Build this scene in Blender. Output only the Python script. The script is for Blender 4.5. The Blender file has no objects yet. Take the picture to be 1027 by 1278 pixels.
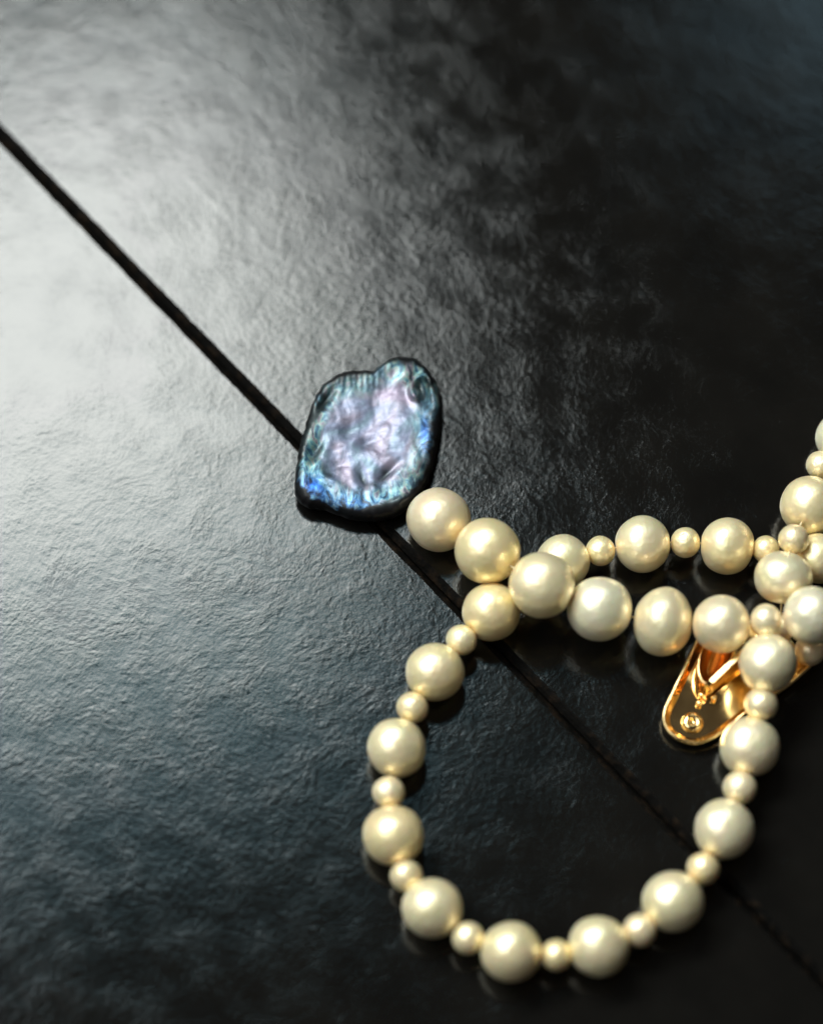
import bpy, bmesh, math, random
from mathutils import Vector, Matrix, Quaternion, noise

# ------------------------------------------------------------------ camera, light, exposure
scene = bpy.context.scene
MM = 0.001                                   # everything below is written in millimetres
random.seed(7)
col = scene.collection

TILT = math.radians(25)
cam_data = bpy.data.cameras.new('camera')
camera = bpy.data.objects.new('camera', cam_data)
col.objects.link(camera)
camera.location = (0, -500 * MM * math.sin(TILT), 500 * MM * math.cos(TILT))
camera.rotation_euler = (TILT, 0, 0)
cam_data.sensor_fit = 'VERTICAL'
cam_data.sensor_height = 36.0
cam_data.lens = 36.0 * 500 / 157
cam_data.clip_start = 0.01
cam_data.clip_end = 20
cam_data.dof.use_dof = True
cam_data.dof.focus_distance = 0.495
cam_data.dof.aperture_fstop = 6.2
scene.camera = camera

world = bpy.data.worlds.new('World')
scene.world = world
world.use_nodes = True
bg = world.node_tree.nodes['Background']
bg.inputs['Color'].default_value = (1.0, 0.86, 0.70, 1)
bg.inputs['Strength'].default_value = 0.035

def ceiling_lamp(name, loc, w, h, roll, radiance, color):
    """a lit pane facing straight down, long side turned by roll"""
    d = bpy.data.lights.new(name, 'AREA')
    d.shape = 'RECTANGLE'; d.size = w; d.size_y = h
    d.energy = radiance * math.pi * w * h; d.color = color
    o = bpy.data.objects.new(name, d); col.objects.link(o)
    o.location = loc; o.rotation_euler = (0, 0, math.radians(roll))
    return o

# the window light: a long pane high on the left, brightest in its core and fading to cool blue
# towards its margins, and a weak second pane far right.  u runs along the pane, v across it (metres).
ROLL = 14.0
def pane(name, u0, u1, v0, v1, z, radiance, color):
    c, s_ = math.cos(math.radians(ROLL)), math.sin(math.radians(ROLL))
    u, v = (u0 + u1) / 2, (v0 + v1) / 2
    return ceiling_lamp(name, (u * c - v * s_, u * s_ + v * c, z), u1 - u0, v1 - v0, ROLL, radiance, color)
pane('window_core_lamp', -0.90, 0.085, 0.53, 0.80, 1.100, 9.6, (1.0, 0.95, 0.86))
pane('window_lamp', -1.00, 0.098, 0.465, 0.845, 1.105, 7.4, (1.0, 0.975, 0.93))
pane('window_margin_lamp', -1.05, 0.105, 0.40, 0.85, 1.110, 2.8, (0.50, 0.88, 1.0))
pane('sky_window_lamp', -1.10, 0.112, 0.36, 0.89, 1.115, 0.8, (0.38, 0.80, 0.96))
ceiling_lamp('left_fill_lamp', (-0.74, -0.06, 1.10), 0.92, 0.90, 0, 2.6, (0.90, 0.97, 1.0))  # added fill pane: widens the pearl highlights and the glow at lower left
ceiling_lamp('far_window_lamp', (0.36, 0.98, 1.10), 0.32, 0.38, 0, 2.0, (0.50, 0.82, 1.0))

vs = scene.view_settings
vs.view_transform = 'Standard'
vs.look = 'None'
vs.exposure = 0.45
vs.gamma = 1.0
vs.use_curve_mapping = False

# ------------------------------------------------------------------ helpers
def link(name, me, mat, parent=None):
    o = bpy.data.objects.new(name, me)
    if mat is not None:
        o.data.materials.clear(); o.data.materials.append(mat)
    col.objects.link(o)
    if parent is not None:
        o.parent = parent
    return o

def mesh_from(name, verts, faces, smooth=True):
    me = bpy.data.meshes.new(name)
    me.from_pydata([tuple(c * MM for c in v) for v in verts], [], faces)
    if smooth:
        me.polygons.foreach_set('use_smooth', [True] * len(me.polygons))
    me.validate(); me.update()
    return me

def tag(o, label=None, cat=None, group=None, kind=None):
    if label: o['label'] = label
    if cat: o['category'] = cat
    if group: o['group'] = group
    if kind: o['kind'] = kind

def thing(name, loc, label, cat):
    o = bpy.data.objects.new(name, None)
    o.empty_display_size = 0.002
    o.location = tuple(c * MM for c in loc)
    col.objects.link(o)
    tag(o, label, cat)
    return o

def catmull(pts, per, closed=True):
    out = []
    n = len(pts)
    rng = range(n) if closed else range(n - 1)
    for i in rng:
        if closed:
            p0, p1, p2, p3 = pts[i - 1], pts[i], pts[(i + 1) % n], pts[(i + 2) % n]
        else:
            p0, p1, p2, p3 = pts[max(i - 1, 0)], pts[i], pts[i + 1], pts[min(i + 2, n - 1)]
        for k in range(per):
            t = k / per
            out.append(tuple(0.5 * (2 * b + (c - a) * t + (2 * a - 5 * b + 4 * c - d) * t * t + (3 * b - a - 3 * c + d) * t ** 3)
                             for a, b, c, d in zip(p0, p1, p2, p3)))
    if not closed:
        out.append(tuple(pts[-1]))
    return out

def tube(pts, r, seg=8):
    verts, faces = [], []
    for i, p in enumerate(pts):
        p = Vector(p)
        a = Vector(pts[max(i - 1, 0)]); b = Vector(pts[min(i + 1, len(pts) - 1)])
        t = (b - a).normalized()
        n = t.cross(Vector((0, 0, 1)))
        if n.length < 1e-4: n = Vector((1, 0, 0))
        n.normalize(); m = t.cross(n)
        for k in range(seg):
            an = 2 * math.pi * k / seg
            verts.append(p + (n * math.cos(an) + m * math.sin(an)) * r)
    for i in range(len(pts) - 1):
        for k in range(seg):
            a = i * seg + k; b = i * seg + (k + 1) % seg
            faces.append((a, b, b + seg, a + seg))
    faces.append(tuple(range(seg - 1, -1, -1)))
    faces.append(tuple(range((len(pts) - 1) * seg, len(pts) * seg)))
    return verts, faces

class Mat:
    def __init__(self, name):
        self.m = bpy.data.materials.new(name); self.m.use_nodes = True
        self.nt = self.m.node_tree
        self.b = self.nt.nodes['Principled BSDF']
    def n(self, kind, **inp):
        nd = self.nt.nodes.new(kind)
        for k, v in inp.items():
            if k.startswith('_'): setattr(nd, k[1:], v)
            else: self.set(nd, k.replace('__', ' '), v)
        return nd
    def set(self, nd, key, v):
        s = nd.inputs[int(key[1:])] if key[0] == 'i' and key[1:].isdigit() else nd.inputs[key]
        if hasattr(v, 'is_output'): self.nt.links.new(v, s)
        else: s.default_value = v
    def p(self, key, v): self.set(self.b, key, v)
    def math(self, op, a, b=0.0):
        nd = self.nt.nodes.new('ShaderNodeMath'); nd.operation = op
        self.set(nd, 'i0', a); self.set(nd, 'i1', b)
        return nd.outputs[0]
    def ramp(self, fac, stops):
        nd = self.nt.nodes.new('ShaderNodeValToRGB')
        e = nd.color_ramp.elements
        while len(e) > 1: e.remove(e[-1])
        e[0].position, e[0].color = stops[0][0], (*stops[0][1], 1)
        for pos, c in stops[1:]:
            x = e.new(pos); x.color = (*c, 1)
        self.nt.links.new(fac, nd.inputs[0])
        return nd.outputs[0]
    def mix(self, fac, a, b):
        nd = self.nt.nodes.new('ShaderNodeMix'); nd.data_type = 'RGBA'
        self.set(nd, 'i0', fac)
        for i, v in ((6, a), (7, b)):
            if hasattr(v, 'is_output'): self.nt.links.new(v, nd.inputs[i])
            else: nd.inputs[i].default_value = (*v, 1)
        return nd.outputs[2]

# ------------------------------------------------------------------ materials
def plank_material():
    M = Mat('dark_embossed_board')
    tc = M.n('ShaderNodeTexCoord')
    mp = M.n('ShaderNodeMapping', Vector=tc.outputs['Object'], Scale=(1000, 1000, 1000))      # millimetres
    # slow warp so the embossing changes direction a little from place to place
    wn = M.n('ShaderNodeTexNoise', Vector=mp.outputs[0], Scale=0.05, Detail=2.0)
    off = M.n('ShaderNodeVectorMath', _operation='MULTIPLY_ADD')
    M.set(off, 'i0', wn.outputs['Color']); M.set(off, 'i1', (6, 6, 0)); M.set(off, 'i2', mp.outputs[0])
    # short creases across the board, broken lumps, then a fine grain
    cr = M.n('ShaderNodeMapping', Vector=off.outputs[0], Rotation=(0, 0, math.radians(5)), Scale=(1.0, 0.60, 1))
    n1 = M.n('ShaderNodeTexNoise', Vector=cr.outputs[0], Scale=0.50, Detail=2.0, Roughness=0.5, Distortion=0.4)
    ridge = M.math('ABSOLUTE', M.math('SUBTRACT', n1.outputs['Fac'], 0.5))
    ridge = M.math('POWER', M.math('SUBTRACT', 0.5, ridge), 4.0)
    where = M.n('ShaderNodeTexNoise', Vector=mp.outputs[0], Scale=0.16, Detail=2.0)
    patch = M.n('ShaderNodeMapRange', _clamp=True, Value=where.outputs['Fac'])
    M.set(patch, 'From Min', 0.36); M.set(patch, 'From Max', 0.66); M.set(patch, 'To Min', 0.6); M.set(patch, 'To Max', 2.2)
    n2 = M.n('ShaderNodeTexNoise', Vector=off.outputs[0], Scale=1.0, Detail=5.0, Roughness=0.62)
    n3 = M.n('ShaderNodeTexNoise', Vector=mp.outputs[0], Scale=4.2, Detail=3.0, Roughness=0.65)
    big = M.n('ShaderNodeTexNoise', Vector=mp.outputs[0], Scale=0.16, Detail=1.0)
    h = M.math('MULTIPLY', M.math('ADD', M.math('MULTIPLY', ridge, 2.2), M.math('MULTIPLY', n2.outputs['Fac'], 0.45)), patch.outputs[0])
    h = M.math('ADD', h, M.math('MULTIPLY', n2.outputs['Fac'], 0.55))
    h = M.math('ADD', h, M.math('MULTIPLY', n3.outputs['Fac'], 0.26))
    h = M.math('ADD', h, M.math('MULTIPLY', big.outputs['Fac'], 0.25))
    bump = M.n('ShaderNodeBump', Strength=1.0, Distance=0.000027, Height=h)
    tint = M.n('ShaderNodeTexNoise', Vector=mp.outputs[0], Scale=0.08, Detail=4.0)
    body = M.ramp(tint.outputs['Fac'], [(0.3, (0.0036, 0.0034, 0.0031)), (0.7, (0.0064, 0.0058, 0.0050))])
    # lacquered surface: dark body under a clear gloss with a short-tailed lobe
    dif = M.n('ShaderNodeBsdfDiffuse', Color=body, Normal=bump.outputs[0])
    glo = M.n('ShaderNodeBsdfAnisotropic', _distribution='BECKMANN', Roughness=0.09, Normal=bump.outputs[0])
    glo.inputs['Color'].default_value = (1, 1, 1, 1)
    fr = M.n('ShaderNodeFresnel', IOR=1.40, Normal=bump.outputs[0])
    mx = M.n('ShaderNodeMixShader')
    M.set(mx, 'i0', fr.outputs[0]); M.set(mx, 'i1', dif.outputs[0]); M.set(mx, 'i2', glo.outputs[0])
    M.nt.links.new(mx.outputs[0], M.nt.nodes['Material Output'].inputs['Surface'])
    M.nt.nodes.remove(M.b)
    return M.m

def bevel_material():
    M = Mat('board_edge')
    tc = M.n('ShaderNodeTexCoord')
    nz = M.n('ShaderNodeTexNoise', Vector=tc.outputs['Object'], Scale=500.0, Detail=5.0)
    M.p('Base Color', M.ramp(nz.outputs['Fac'], [(0.50, (0.003, 0.0026, 0.0022)), (0.78, (0.016, 0.010, 0.006))]))
    M.p('Roughness', 0.75); M.p('IOR', 1.12)
    b = M.n('ShaderNodeBump', Strength=1.0, Distance=0.0006, Height=nz.outputs['Fac'])
    M.p('Normal', b.outputs[0])
    return M.m

def pearl_material():
    M = Mat('cream_nacre')
    tc = M.n('ShaderNodeTexCoord')
    oi = M.n('ShaderNodeObjectInfo')
    sh = M.n('ShaderNodeVectorMath', _operation='ADD')
    M.set(sh, 'i0', tc.outputs['Object'])
    rv = M.math('MULTIPLY', oi.outputs['Random'], 37.0)
    cb = M.n('ShaderNodeCombineXYZ', X=rv, Y=rv, Z=rv)
    M.set(sh, 'i1', cb.outputs[0])
    cloud = M.n('ShaderNodeTexNoise', Vector=sh.outputs[0], Scale=1.3, Detail=2.0)
    hue = M.ramp(cloud.outputs['Fac'], [(0.30, (0.97, 0.985, 0.90)), (0.5, (1.0, 0.985, 0.95)), (0.70, (1.03, 0.95, 0.93))])
    mul = M.n('ShaderNodeMix', _data_type='RGBA', _blend_type='MULTIPLY')
    mul.inputs[0].default_value = 1.0
    M.nt.links.new(oi.outputs['Color'], mul.inputs[6]); M.nt.links.new(hue, mul.inputs[7])
    M.p('Base Color', mul.outputs[2])
    M.p('Subsurface Weight', 0.35)
    M.p('Subsurface Radius', (1.0, 0.62, 0.30))
    M.p('Subsurface Scale', 0.0016)
    M.p('Metallic', 0.52)
    M.p('Roughness', 0.40)
    M.p('IOR', 1.66)
    M.p('Coat Weight', 0.55); M.p('Coat Roughness', 0.19); M.p('Coat IOR', 1.6)
    fine = M.n('ShaderNodeTexNoise', Vector=sh.outputs[0], Scale=14.0, Detail=3.0)
    dents = M.n('ShaderNodeTexNoise', Vector=sh.outputs[0], Scale=3.2, Detail=1.0)
    hh = M.math('ADD', M.math('MULTIPLY', fine.outputs['Fac'], 0.10), M.math('MULTIPLY', dents.outputs['Fac'], 1.0))
    b = M.n('ShaderNodeBump', Strength=0.55, Distance=0.00022, Height=hh)
    M.p('Normal', b.outputs[0])
    return M.m

def nacre_material():
    M = Mat('black_lip_nacre')
    tc = M.n('ShaderNodeTexCoord')
    mp = M.n('ShaderNodeMapping', Vector=tc.outputs['Object'], Scale=(1000, 1000, 1000))
    at = M.n('ShaderNodeAttribute', _attribute_name='edge')
    blue = M.n('ShaderNodeAttribute', _attribute_name='blue')
    dark = M.n('ShaderNodeAttribute', _attribute_name='dark')
    n1 = M.n('ShaderNodeTexNoise', Vector=mp.outputs[0], Scale=0.22, Detail=4.0, Roughness=0.55, Distortion=0.8)
    st = M.n('ShaderNodeMapping', Vector=mp.outputs[0], Rotation=(0, 0, math.radians(-35)), Scale=(1.0, 0.5, 1))
    n2 = M.n('ShaderNodeTexNoise', Vector=st.outputs[0], Scale=0.55, Detail=5.0, Roughness=0.6, Distortion=1.4)
    # colour zones from the middle (pale lilac) to the rim (peacock, then black conchiolin)
    e = M.math('ADD', at.outputs['Fac'], M.math('MULTIPLY', M.math('SUBTRACT', n1.outputs['Fac'], 0.5), 0.42))
    zone = M.ramp(e, [(0.0, (0.225, 0.20, 0.265)), (0.60, (0.215, 0.197, 0.255)), (0.72, (0.14, 0.175, 0.21)),
                      (0.80, (0.05, 0.085, 0.10)), (0.865, (0.012, 0.02, 0.024)), (0.92, (0.005, 0.005, 0.006))])
    pea = M.ramp(n2.outputs['Fac'], [(0.32, (0.012, 0.02, 0.028)), (0.43, (0.05, 0.16, 0.26)), (0.49, (0.16, 0.36, 0.36)),
                                     (0.55, (0.34, 0.42, 0.35)), (0.60, (0.32, 0.24, 0.30)), (0.68, (0.02, 0.05, 0.06))])
    flow = M.n('ShaderNodeTexNoise', Vector=mp.outputs[0], Scale=0.11, Detail=3.0, Distortion=1.0)
    tone = M.ramp(flow.outputs['Fac'], [(0.36, (0.62, 0.95, 0.92)), (0.45, (0.80, 0.96, 1.06)), (0.53, (1.0, 1.0, 1.0)), (0.62, (1.08, 0.96, 1.0))])
    tn = M.n('ShaderNodeMix', _data_type='RGBA', _blend_type='MULTIPLY'); tn.inputs[0].default_value = 1.0
    M.nt.links.new(zone, tn.inputs[6]); M.nt.links.new(tone, tn.inputs[7]); zone = tn.outputs[2]
    band = M.ramp(e, [(0.58, (0, 0, 0)), (0.73, (1, 1, 1)), (0.85, (0.8, 0.8, 0.8)), (0.93, (0, 0, 0))])
    pk = M.n('ShaderNodeAttribute', _attribute_name='peacock')
    c = M.mix(M.math('MULTIPLY', band, pk.outputs['Fac']), zone, pea)
    deep = M.ramp(n2.outputs['Fac'], [(0.38, (0.01, 0.02, 0.06)), (0.50, (0.03, 0.15, 0.60)), (0.60, (0.10, 0.42, 0.62)), (0.70, (0.02, 0.06, 0.10))])
    c = M.mix(M.math('MULTIPLY', blue.outputs['Fac'], M.ramp(e, [(0.86, (1, 1, 1)), (0.94, (0, 0, 0))])), c, deep)
    # teal-grey clouding inside the pale field, dark lips round the pits
    vein = M.ramp(n2.outputs['Fac'], [(0.33, (0.42, 0.52, 0.55)), (0.47, (1, 1, 1))])
    mul = M.n('ShaderNodeMix', _data_type='RGBA', _blend_type='MULTIPLY')
    mul.inputs[0].default_value = 0.7
    M.nt.links.new(c, mul.inputs[6]); M.nt.links.new(vein, mul.inputs[7])
    c = M.mix(dark.outputs['Fac'], mul.outputs[2], (0.012, 0.020, 0.022))
    M.p('Base Color', c)
    M.p('Metallic', 0.45)
    M.p('Roughness', 0.44)
    M.p('Coat Weight', 0.12); M.p('Coat Roughness', 0.14)
    hh = M.math('ADD', n1.outputs['Fac'], M.math('MULTIPLY', n2.outputs['Fac'], 0.10))
    b = M.n('ShaderNodeBump', Strength=0.5, Distance=0.0003, Height=hh)
    M.p('Normal', b.outputs[0])
    return M.m

def gold_material(name='polished_gold', rough=0.12, c=(1.0, 0.70, 0.32)):
    M = Mat(name)
    tc = M.n('ShaderNodeTexCoord')
    nz = M.n('ShaderNodeTexNoise', Vector=tc.outputs['Object'], Scale=420.0, Detail=3.0)
    M.p('Base Color', (*c, 1)); M.p('Metallic', 1.0)
    M.p('Roughness', M.math('ADD', rough - 0.05, M.math('MULTIPLY', nz.outputs['Fac'], 0.10)))
    b = M.n('ShaderNodeBump', Strength=0.10, Distance=0.0001, Height=nz.outputs['Fac'])
    M.p('Normal', b.outputs[0])
    return M.m

def thread_material():
    M = Mat('silk_thread')
    tc = M.n('ShaderNodeTexCoord')
    nz = M.n('ShaderNodeTexNoise', Vector=tc.outputs['Object'], Scale=3000.0, Detail=2.0)
    M.p('Base Color', M.ramp(nz.outputs['Fac'], [(0.3, (0.55, 0.42, 0.22)), (0.7, (0.75, 0.62, 0.38))]))
    M.p('Roughness', 0.6)
    return M.m

def subfloor_material():
    M = Mat('dark_underlay')
    tc = M.n('ShaderNodeTexCoord')
    nz = M.n('ShaderNodeTexNoise', Vector=tc.outputs['Object'], Scale=300.0, Detail=4.0)
    M.p('Base Color', M.ramp(nz.outputs['Fac'], [(0.3, (0.004, 0.0035, 0.003)), (0.7, (0.010, 0.008, 0.006))]))
    M.p('Roughness', 0.9)
    return M.m

MAT_PLANK = plank_material(); MAT_BEVEL = bevel_material(); MAT_PEARL = pearl_material()
MAT_NACRE = nacre_material(); MAT_GOLD = gold_material(); MAT_THREAD = thread_material(); MAT_SUB = subfloor_material()
MAT_COPPER = gold_material('rose_gold', 0.16, (0.96, 0.58, 0.26))

# ------------------------------------------------------------------ the surface: dark boards with a V joint
G0 = Vector((-66.69, 67.64)); G1 = Vector((58.57, -73.84))        # the joint that runs under the pearls
GA = math.atan2(G1.y - G0.y, G1.x - G0.x)
MID = (G0 + G1) / 2
floor_v = [(x, y, -8.0) for x, y in ((-520, -520), (520, -520), (520, 520), (-520, 520))]
floor_me = mesh_from('floor', floor_v, [(0, 1, 2, 3)], False)
floor = link('floor', floor_me, MAT_SUB)
tag(floor, 'dark embossed boards with a bevelled joint running between them', 'floor', kind='structure')

PW, PL, PT = 192.0, 1000.0, 8.0
def plank_mesh(length, seed):
    rnd = random.Random(seed)
    bw, bd = 1.02, 0.95
    verts, faces, mats = [], [], []
    def prof(x):
        j = 0.10 * noise.noise((x * 0.35, seed * 9.1, 0)) + 0.11 * noise.noise((x * 1.3, seed * 5.7, 3))
        k = 0.10 * noise.noise((x * 0.35, seed * 3.3, 7)) + 0.11 * noise.noise((x * 1.3, seed * 2.7, 5))
        return [(0.10, -PT + 0.2), (0.10, -bd), (bw * 0.55, -bd * 0.46), (bw + j, -0.10), (bw + 0.25 + j, 0.0),
                (PW - bw - 0.25 - k, 0.0), (PW - bw - k, -0.10), (PW - bw * 0.55, -bd * 0.46), (PW - 0.10, -bd), (PW - 0.10, -PT + 0.2)]
    fine = [length * (i / 40) for i in range(41)]
    xs = sorted(set(fine + [length / 2 - 130 + i * 0.9 for i in range(int(260 / 0.9))]))
    for x in xs:
        for (y, z) in prof(x): verts.append((x - length / 2, y, z))
    m = 10
    for i in range(len(xs) - 1):
        for k in range(m - 1):
            a = i * m + k
            faces.append((a, a + m, a + m + 1, a + 1))
            mats.append(0 if k == 4 else 1)
    faces.append(tuple(range(m))); mats.append(1)
    faces.append(tuple(range((len(xs) - 1) * m + m - 1, (len(xs) - 1) * m - 1, -1))); mats.append(1)
    me = mesh_from('plank', verts, faces, False)
    me.materials.append(MAT_PLANK); me.materials.append(MAT_BEVEL)
    me.polygons.foreach_set('material_index', mats)
    bm = bmesh.new(); bm.from_mesh(me); bmesh.ops.recalc_face_normals(bm, faces=bm.faces); bm.to_mesh(me); bm.free()
    return me

for k, (tilt_x, tilt_y) in zip((-2, -1, 0, 1), ((0, 0), (0.0, 0.0), (0.0, 0.0), (0, 0))):
    me = plank_mesh(PL, 3 + k)
    o = link('plank', me, None, floor)
    nrm = Vector((-math.sin(GA), math.cos(GA)))
    p = MID + nrm * (k * PW)
    o.location = (p.x * MM, p.y * MM, 0)
    o.rotation_euler = (math.radians(tilt_x), math.radians(tilt_y), GA)
    # the shared joint stays put: only the far edge lifts by a hair

# bead centres (x, y, z) and radius in millimetres, in stringing order
LOOP = [
    (72.66, -13.92, 4.50, 4.09, 'large'),
    (66.67, -11.51, 4.40, 2.17, 'small'),
    (61.32, -9.83, 4.50, 3.75, 'large'),
    (53.48, -8.33, 4.40, 2.06, 'small'),
    (47.63, -7.77, 4.50, 4.24, 'large'),
    (41.37, -7.13, 4.40, 2.24, 'small'),
    (34.86, -7.44, 4.50, 4.30, 'large'),
    (28.49, -8.53, 4.40, 2.24, 'small'),
    (22.77, -10.36, 4.50, 4.05, 'large'),
    (17.35, -13.57, 2.50, 2.18, 'small'),
    (11.93, -18.57, 4.50, 4.32, 'large'),
    (7.41, -23.14, 4.40, 2.27, 'small'),
    (3.47, -28.34, 4.50, 4.28, 'large'),
    (0.13, -33.91, 4.40, 2.31, 'small'),
    (-2.18, -40.34, 4.50, 4.29, 'large'),
    (-3.33, -47.22, 4.40, 2.34, 'small'),
    (-2.67, -53.92, 4.62, 4.36, 'large'),
    (-0.75, -59.98, 4.40, 2.31, 'small'),
    (2.99, -64.94, 4.62, 4.32, 'large'),
    (8.08, -69.31, 4.40, 2.29, 'small'),
    (14.18, -71.47, 4.69, 4.35, 'large'),
    (20.65, -71.86, 4.40, 2.23, 'small'),
    (26.73, -70.62, 4.62, 4.29, 'large'),
    (32.66, -68.17, 4.40, 2.35, 'small'),
    (37.54, -63.94, 4.69, 4.38, 'large'),
    (42.08, -58.89, 4.40, 2.37, 'small'),
    (45.31, -52.98, 4.62, 4.36, 'large'),
    (47.87, -46.54, 4.40, 2.46, 'small'),
    (49.59, -40.19, 4.62, 4.41, 'large'),
    (51.37, -34.28, 6.60, 2.42, 'small'),
    (52.47, -28.49, 8.30, 4.31, 'large'),
    (55.00, -20.64, 3.40, 2.28, 'small'),
    (55.44, -14.46, 7.80, 4.31, 'large'),
    (57.19, -8.56, 8.70, 2.22, 'small'),
    (60.30, -1.54, 5.60, 4.49, 'large'),
    (62.46, 5.59, 4.80, 2.20, 'small'),
    (66.19, 10.38, 4.50, 4.18, 'large'),
]
STRAND = [
    (4.15, -3.56, 4.93, 4.86, 'large'),
    (11.35, -10.06, 7.80, 4.92, 'large'),
    (19.31, -16.70, 10.22, 4.93, 'large'),
    (27.96, -19.28, 7.20, 4.77, 'large'),
    (37.38, -21.01, 6.40, 4.77, 'large'),
    (45.89, -22.16, 8.20, 4.21, 'large'),
    (52.29, -22.29, 10.00, 2.31, 'small'),
    (59.03, -21.86, 10.80, 4.25, 'large'),
    (59.41, -24.24, 3.00, 2.27, 'small'),
]

# ------------------------------------------------------------------ pearls
def pearl_mesh(name, seed, seg=56, rings=36, dimple=0.05):
    verts, faces = [], []
    sd = Vector((seed * 3.7, seed * 1.9, seed * 5.3))
    for i in range(rings + 1):
        th = math.pi * i / rings
        for k in range(seg):
            ph = 2 * math.pi * k / seg
            d = Vector((math.sin(th) * math.cos(ph), math.sin(th) * math.sin(ph), math.cos(th)))
            r = 1 + 0.032 * noise.noise(d * 1.1 + sd) + 0.008 * noise.noise(d * 3.0 + sd)
            r -= dimple * math.exp(-(min(th, math.pi - th) / 0.16) ** 2)      # drill holes
            verts.append(tuple(d * r * 1000))                                  # unit radius in metres
            if i in (0, rings): break
    def vid(i, k):
        if i == 0: return 0
        if i == rings: return 1 + (rings - 1) * seg
        return 1 + (i - 1) * seg + k % seg
    for i in range(rings):
        for k in range(seg):
            q = [vid(i, k), vid(i + 1, k), vid(i + 1, k + 1), vid(i, k + 1)]
            q = list(dict.fromkeys(q))
            faces.append(tuple(q))
    me = mesh_from(name, verts, faces)
    me.materials.append(MAT_PEARL)
    return me

LARGE = [pearl_mesh('pearl', s) for s in range(5)]
SMALL = [pearl_mesh('seed_pearl', s, 36, 24, 0.09) for s in range(10, 14)]

CREAM = Vector((0.97, 0.79, 0.44)); WHITE = Vector((0.97, 0.89, 0.67)); ROSE = Vector((0.97, 0.80, 0.56))
def tint(t, rose=0.0):
    c = CREAM.lerp(WHITE, t).lerp(ROSE, rose)
    return (c.x, c.y, c.z, 1)

def build_strand(root, beads, tones, shapes, seed, roses={}):
    rnd = random.Random(seed)
    base = Vector(root.location) / MM
    cs = [Vector(b[:3]) for b in beads]
    for i, (x, y, z, r, kind) in enumerate(beads):
        large = kind == 'large'
        me = rnd.choice(LARGE if large else SMALL)
        o = bpy.data.objects.new('pearl' if large else 'seed_pearl', me)
        col.objects.link(o); o.parent = root
        d = cs[min(i + 1, len(cs) - 1)] - cs[max(i - 1, 0)]
        q = d.to_track_quat('Z', 'Y') @ Quaternion((0, 0, 1), rnd.uniform(0, 6.28))
        o.rotation_mode = 'QUATERNION'; o.rotation_quaternion = q
        o.location = (Vector((x, y, z)) - base) * MM
        along, across = shapes.get(i, (1.015, 1.01) if large else (1.0, 1.04))
        o.scale = (r * MM * across * rnd.uniform(0.985, 1.015), r * MM * across * rnd.uniform(0.985, 1.015), r * MM * along)
        o.color = tint(min(1, max(0, tones.get(i, 0.28) + rnd.uniform(-0.25, 0.25))), roses.get(i, 0.0 if large else rnd.uniform(0.0, 0.7)))
    pts = catmull([tuple(c - base) for c in cs], 4, closed=False)
    v, f = tube(pts, 0.16, 6)
    link('thread', mesh_from('thread', v, f), MAT_THREAD, root)

necklace = thing('pearl_necklace', (20, -38, 0),
                 'looped necklace of cream pearls alternating with tiny seed pearls, lying on dark boards', 'necklace')
build_strand(necklace, LOOP, {26: 0.7, 28: 0.9, 30: 0.7, 36: 1.0, 32: 0.5, 34: 0.4, 24: 0.5, 22: 0.4, 27: .6},
             {32: (0.92, 1.03), 4: (0.97, 1.02), 6: (0.97, 1.02)}, 11)
strand = thing('pearl_strand', (30, -18, 0),
               'strand of large cream and white pearls crossing over the necklace beside the shell pendant', 'pearl strand')
build_strand(strand, STRAND, {0: 0.55, 1: 0.40, 2: 0.35, 3: 0.95, 4: 0.5, 5: 0.8, 7: 1.0, 6: 0.6},
             {4: (0.93, 1.09)}, 23, {0: 0.8, 5: 0.5})

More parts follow.
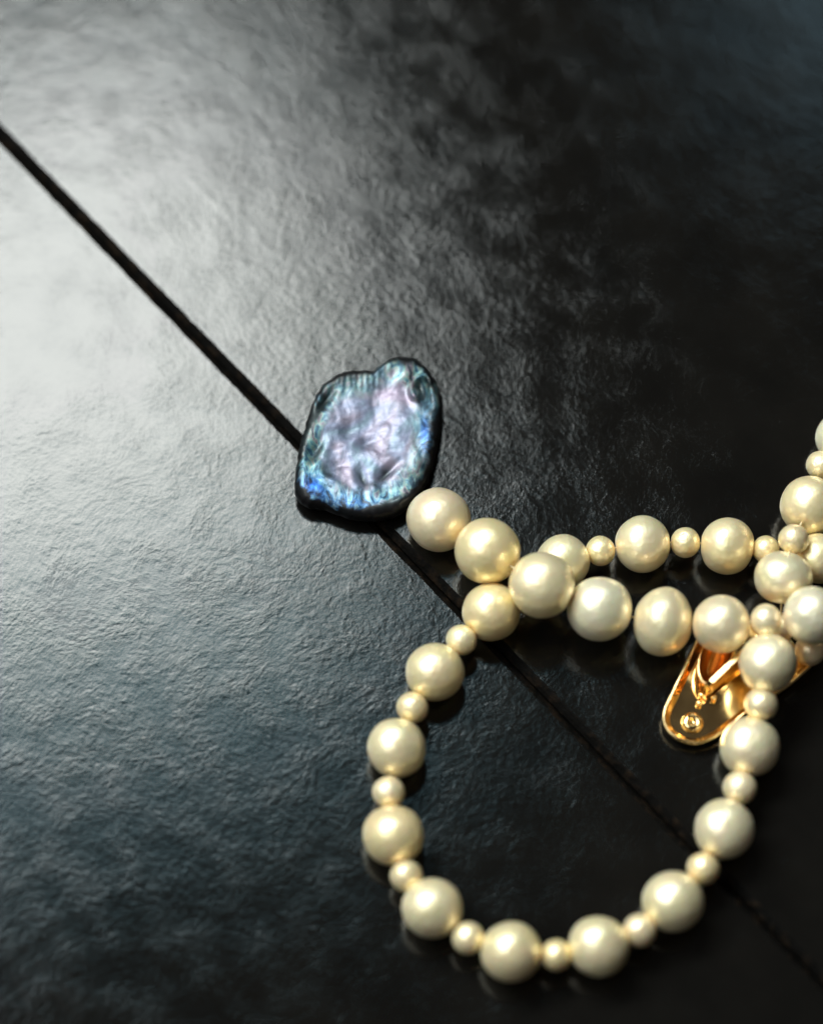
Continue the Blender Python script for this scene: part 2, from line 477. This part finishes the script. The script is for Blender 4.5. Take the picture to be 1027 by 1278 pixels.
# ------------------------------------------------------------------ the baroque pendant
OUT = [(-1.58, 25.45), (0.8, 24.88), (2.67, 23.15), (4.02, 20.67), (4.79, 18.01), (4.71, 14.98), (4.33, 11.96), (3.81, 8.97),
       (3.13, 5.98), (2.2, 3.3), (0.9, 1.1), (-0.75, -0.7), (-2.71, -1.85), (-5.2, -2.51), (-7.87, -2.44), (-10.2, -1.96),
       (-13.21, -0.75), (-15.88, -0.23), (-17.29, 0.73), (-17.99, 2.65), (-17.86, 4.87), (-17.57, 7.85), (-17.1, 10.46),
       (-16.46, 13.09), (-15.83, 15.73), (-15.21, 17.82), (-14.12, 19.98), (-12.51, 21.62), (-10.58, 22.77), (-8.04, 23.04),
       (-6.0, 22.96), (-4.3, 24.26), (-2.94, 25.15)]
OC = Vector((-6.9, 10.6))
def pendant_mesh():
    ring = [(x + 0.22 * noise.noise((x * 0.9, y * 0.9, 2.0)), y + 0.22 * noise.noise((x * 0.9, y * 0.9, 8.0))) for x, y in catmull(OUT, 10)]
    n = len(ring)
    rings = 70
    verts, edge, blue, dark, pea = [], [], [], [], []
    H = 4.1
    # (x, y, radius, depth, elongation angle, stretch)
    feats = [(1.5, 19.6, 1.5, -1.25, 1.9, 2.0), (0.5, 18.2, 0.9, 0.55, 1.9, 2.6), (2.9, 19.2, 0.6, 0.5, 1.7, 3.0), (-0.6, 21.6, 1.1, 0.45, 0.6, 1.6),
             (-7.4, 3.7, 0.9, -0.55, 2.0, 2.0), (-4.0, 4.6, 0.85, -0.65, 0.75, 2.6), (-5.8, 2.6, 0.8, 0.25, 1.2, 1.5),
             (-9.8, 11.9, 1.2, -0.35, 1.2, 1.2), (-7.0, 9.7, 0.9, -0.35, 0.6, 1.6), (-11.5, 6.0, 0.8, -0.25, 0.3, 2.6),
             (-13.2, 17.4, 0.7, -0.7, 1.0, 3.0), (-14.6, 9.0, 0.9, -0.5, 1.1, 3.0), (-12.0, 3.2, 0.8, 0.35, 2.5, 3.0),
             (-6.9, 14.5, 2.2, -0.2, 1.0, 1.8), (-2.0, 10.0, 2.5, 0.25, 1.4, 1.6)]
    for k in range(12):                                   # the curled lip round the pit at the far corner
        an = math.radians(20 + k * 21)
        feats.append((1.4 + 1.35 * math.cos(an) + 0.35 * math.sin(an), 19.4 + 2.1 * math.sin(an), 0.42, 0.50, an + 1.57, 1.3))
    def peacock(x, y):
        p = 0.25 + 0.75 * math.exp(-((y + 0.5) / 3.0) ** 2) + 0.7 * math.exp(-(((x + 16.5) / 3.0) ** 2)) \
            + 0.9 * math.exp(-(((x - 0.5) / 3.2) ** 2 + ((y - 21.0) / 3.5) ** 2))
        return min(0.95, p)
    def surf(x, y):
        h = 0.0
        if y > 18.5:                                      # fine ribs fanning in from the top edge
            h += 0.045 * math.sin(x * 7.0 + 1.2 * noise.noise((x, y, 0))) * min(1, (y - 18.5) / 2.0) * max(0.0, 1 - abs(x + 8) / 6.0)
        for fx, fy, fr, fd, an, st in feats:
            dx, dy = x - fx, y - fy
            u = (dx * math.cos(an) + dy * math.sin(an)) / st; v = -dx * math.sin(an) + dy * math.cos(an)
            h += fd * math.exp(-(u * u + v * v) / (fr * fr))
        p = Vector((x * 0.28, y * 0.28, 1.7))
        h += 0.26 * noise.noise(p) + 0.09 * noise.noise(p * 2.3) + 0.03 * noise.noise(p * 5.1)
        return h
    stains = [(1.4, 19.6, 0.75, 1.0, 1.9, 2.6), (2.6, 20.4, 0.40, 0.9, 2.4, 3.0), (-0.6, 20.2, 0.30, 0.8, 1.2, 4.0), (1.2, 17.6, 0.40, 0.9, 1.6, 3.2), (-13.4, 17.2, 0.55, 1.0, 1.05, 4.0),
              (-15.0, 14.2, 0.7, 1.0, 1.2, 4.0), (-16.2, 10.5, 0.5, 1.0, 1.3, 4.0), (-14.6, 8.2, 0.8, 0.9, 1.15, 3.2), (-13.0, 4.6, 0.6, 0.8, 1.9, 2.6), (-7.4, 3.7, 0.65, 0.85, 2.05, 2.4),
              (-4.1, 4.6, 0.55, 0.9, 0.75, 3.0), (-7.0, 9.7, 0.7, 0.35, 0.7, 1.8), (-2.5, 0.2, 0.6, 0.8, 0.5, 4.0), (-9.8, 11.9, 0.7, 0.25, 1.2, 1.2)]
    def pits(x, y):
        h = 0.0
        for fx, fy, fr, fd, an, st in stains:
            dx, dy = x - fx, y - fy
            dx += 0.5 * noise.noise((x * 0.8, y * 0.8, 4.0)); dy += 0.5 * noise.noise((x * 0.8, y * 0.8, 9.0))
            u = (dx * math.cos(an) + dy * math.sin(an)) / st; v = -dx * math.sin(an) + dy * math.cos(an)
            h += fd * math.exp(-((u * u + v * v) / (fr * fr)) ** 1.5)
        return min(1.0, h)
    for i in range(rings + 1):
        s = (i / rings) ** 0.75 if i else 0.0
        for k in range(n):
            ox, oy = ring[k]
            x = OC.x + (ox - OC.x) * s; y = OC.y + (oy - OC.y) * s
            if s > 0.86:                                  # rolled rim: superellipse drop
                t = (s - 0.86) / 0.14
                z = 2.2 + (H - 2.2) * (1 - t ** 2.4) ** (1 / 2.0)
            else:
                z = H - 0.30 * (1 - (s / 0.86) ** 2)
            fall = max(0.0, 1 - max(0.0, (s - 0.88) / 0.12) ** 2)
            z += surf(x, y) * fall
            verts.append((x, y, max(z, 2.1)))
            edge.append(s)
            b = math.exp(-(((x + 15.4) / 2.4) ** 2 + ((y - 2.0) / 2.0) ** 2)) + 0.45 * math.exp(-(((x + 9.0) / 5.0) ** 2 + ((y + 0.3) / 1.5) ** 2)) \
                + 0.5 * math.exp(-(((x - 2.0) / 0.8) ** 2 + ((y - 11.5) / 3.0) ** 2))
            blue.append(min(1.0, b * 1.3)); dark.append(pits(x, y)); pea.append(peacock(x, y))
            if i == 0: break
    lower = [(0.975, 1.3), (0.93, 0.45), (0.84, 0.02), (0.4, 0.0)]
    for s, z in lower:
        for k in range(n):
            ox, oy = ring[k]
            verts.append((OC.x + (ox - OC.x) * s, OC.y + (oy - OC.y) * s, z)); edge.append(1.0); blue.append(0.0); dark.append(0.0); pea.append(0.0)
    verts.append((OC.x, OC.y, 0.0)); edge.append(1.0); blue.append(0.0); dark.append(0.0); pea.append(0.0)
    faces = []
    tot = rings + len(lower)
    def vid(i, k): return 0 if i == 0 else 1 + (i - 1) * n + k % n
    for i in range(tot):
        for k in range(n):
            if i == 0: faces.append((0, vid(1, k), vid(1, k + 1)))
            else: faces.append((vid(i, k), vid(i + 1, k), vid(i + 1, k + 1), vid(i, k + 1)))
    last = len(verts) - 1
    for k in range(n): faces.append((vid(tot, k), last, vid(tot, k + 1)))
    verts = [(x - OC.x, y - OC.y, z) for x, y, z in verts]
    me = mesh_from('baroque_pendant', verts, faces)
    for nm, data in (('edge', edge), ('blue', blue), ('dark', dark), ('peacock', pea)):
        a = me.attributes.new(nm, 'FLOAT', 'POINT'); a.data.foreach_set('value', data)
    bm = bmesh.new(); bm.from_mesh(me); bmesh.ops.recalc_face_normals(bm, faces=bm.faces); bm.to_mesh(me); bm.free()
    return me
pendant = link('baroque_pendant', pendant_mesh(), MAT_NACRE)
pendant.location = (OC.x * MM, OC.y * MM, 0.0)
tag(pendant, 'flat iridescent black shell pendant with pale lilac face and peacock blue rim', 'pendant')

# ------------------------------------------------------------------ the gold clasp
CB = Vector((46.0, -29.0, 0.0))
clasp = thing('gold_clasp', tuple(CB), 'open polished gold clasp with rounded end lying under the pearls', 'clasp')
clasp.rotation_euler = (0, math.radians(2.5), 0); clasp.location.z = 0.55 * MM
def cl(p): return (p[0] - CB.x, p[1] - CB.y, p[2] - CB.z)
edge_pts = [(44.9, -18.0), (43.0, -22.0), (40.8, -26.6), (38.6, -31.2), (37.4, -34.0), (37.7, -36.3), (39.5, -38.0), (41.9, -38.6),
            (44.6, -37.6), (47.2, -35.6), (49.6, -33.6), (53.0, -31.4), (56.4, -29.0), (59.7, -26.0)]
path = catmull(edge_pts, 5, closed=False)
inner = Vector((48.5, -27.5))
v = [cl((x, y, 0.45)) for x, y in path] + [cl((56.0, -19.5, 0.45))]
m = len(v)
v += [cl((x, y, 0.05)) for x, y in path] + [cl((56.0, -19.5, 0.05))]
f = [tuple(range(m)), tuple(range(2 * m - 1, m - 1, -1))] + [(k, k + m, (k + 1) % m + m, (k + 1) % m) for k in range(m)]
bm = bmesh.new()
plate_me = mesh_from('base_plate', v, f, False)
bm.from_mesh(plate_me); bmesh.ops.recalc_face_normals(bm, faces=bm.faces); bm.to_mesh(plate_me); bm.free()
plate = link('base_plate', plate_me, MAT_GOLD, clasp)

v, f = [], []
for i, (x, y) in enumerate(path):
    a = Vector(path[max(i - 1, 0)]); b = Vector(path[min(i + 1, len(path) - 1)])
    t = (b - a).normalized(); nrm = Vector((-t.y, t.x))           # towards the inside
    u = i / (len(path) - 1)
    h = 1.5 + 2.1 * max(0, 1 - u / 0.38) ** 1.3 + 0.9 * max(0, (u - 0.7) / 0.3)
    flare = 0.25
    sec = [(-0.12, 0.02), (-flare, h * 0.6), (-flare - 0.05, h), (-flare + 0.22, h + 0.18), (-flare + 0.48, h), (0.30, h * 0.6), (0.9, 0.62), (0.9, 0.02)]
    for o_, z in sec: v.append(cl((x + nrm.x * o_, y + nrm.y * o_, z)))
s8 = 8
for i in range(len(path) - 1):
    for k in range(s8):
        a = i * s8 + k; b = i * s8 + (k + 1) % s8
        f.append((a, b, b + s8, a + s8))
f.append(tuple(range(s8))); f.append(tuple(range((len(path) - 1) * s8 + s8 - 1, (len(path) - 1) * s8 - 1, -1)))
rim_me = mesh_from('rim', v, f)
bm = bmesh.new(); bm.from_mesh(rim_me); bmesh.ops.recalc_face_normals(bm, faces=bm.faces); bm.to_mesh(rim_me); bm.free()
link('rim', rim_me, MAT_GOLD, clasp)

tops = [(43.0, -30.9, 2.0), (43.3, -30.2, 3.6), (43.9, -29.7, 4.3), (46.45, -27.4, 5.2), (48.8, -25.3, 6.2), (51.1, -23.1, 7.1)]
w = Vector((0.67, -0.74, 0))
v, f = [], []
for p, d in zip(tops, (1.2, 2.4, 2.9, 3.4, 3.6, 3.4)):
    p = Vector(p)
    for q in (p, p + w * 0.72 + Vector((0, 0, 0.12)), p + w * 1.15 - Vector((0, 0, d)), p + w * 0.25 - Vector((0, 0, d))):
        v.append(cl(q))
for i in range(len(tops) - 1):
    for k in range(4):
        a = i * 4 + k; b = i * 4 + (k + 1) % 4
        f.append((a, b, b + 4, a + 4))
e = (len(tops) - 1) * 4
f += [(0, 1, 2, 3), (e + 3, e + 2, e + 1, e)]
tongue_me = mesh_from('tongue', v, f, False)
bm = bmesh.new(); bm.from_mesh(tongue_me); bmesh.ops.recalc_face_normals(bm, faces=bm.faces)
bmesh.ops.bevel(bm, geom=[ed for ed in bm.edges], offset=0.00010, segments=2, affect='EDGES')
bm.to_mesh(tongue_me); bm.free()
link('tongue', tongue_me, MAT_GOLD, clasp)

# hollow cup beside the tongue
v, f = [], []
rows, segs = 14, 36
for sgn, rr in ((1, 1.0), (1, 0.90)):
    for i in range(rows + 1):
        th = math.pi / 2 * (i / rows)
        for k in range(segs):
            ph = 2 * math.pi * k / segs
            lx, ly, lz = 2.4 * math.cos(ph) * math.cos(th), 5.0 * math.sin(ph) * math.cos(th), -3.0 * math.sin(th)
            lx, ly, lz = lx * rr, ly * rr, lz * rr
            an = math.radians(-20)
            v.append(cl((45.1 + lx * math.cos(an) - ly * math.sin(an), -25.6 + lx * math.sin(an) + ly * math.cos(an), 3.75 + lz)))
n1 = (rows + 1) * segs
for base in (0, n1):
    for i in range(rows):
        for k in range(segs):
            a = base + i * segs + k; b = base + i * segs + (k + 1) % segs
            f.append((a, b, b + segs, a + segs))
for k in range(segs):
    f.append((k, (k + 1) % segs, n1 + (k + 1) % segs, n1 + k))
cup_me = mesh_from('cup', v, f)
bm = bmesh.new(); bm.from_mesh(cup_me); bmesh.ops.remove_doubles(bm, verts=bm.verts, dist=1e-6)
bmesh.ops.recalc_face_normals(bm, faces=bm.faces); bm.to_mesh(cup_me); bm.free()
link('cup', cup_me, MAT_COPPER, clasp)

def lathe(name, prof, centre, seg=28):
    v, f = [], []
    for r, z in prof:
        for k in range(seg):
            an = 2 * math.pi * k / seg
            v.append(cl((centre[0] + r * math.cos(an), centre[1] + r * math.sin(an), centre[2] + z)))
    for i in range(len(prof) - 1):
        for k in range(seg):
            a = i * seg + k; b = i * seg + (k + 1) % seg
            f.append((a, b, b + seg, a + seg))
    f.append(tuple(range(seg))); f.append(tuple(range(len(prof) * seg - 1, (len(prof) - 1) * seg - 1, -1)))
    me = mesh_from(name, v, f)
    bm = bmesh.new(); bm.from_mesh(me); bmesh.ops.recalc_face_normals(bm, faces=bm.faces); bm.to_mesh(me); bm.free()
    return me
rivet = link('rivet', lathe('rivet', [(1.6, -0.05), (1.6, 0.25), (1.4, 0.62), (1.0, 0.85), (0.6, 0.80), (0.46, 0.50), (0.42, 0.22)], (41.6, -35.1, 0.42)), MAT_GOLD, clasp)
ball = [(0.30, -0.6), (0.30, -0.15), (0.42, 0.0), (0.44, 0.18), (0.34, 0.36), (0.12, 0.46)]  # small gold knobs standing in for bright reflections of the hinge
for c in ((43.1, -30.9, 1.05), (44.9, -31.3, 1.05), (42.7, -32.2, 1.05)):
    link('hinge_glint', lathe('hinge_glint', ball, c, 16), MAT_GOLD, clasp)
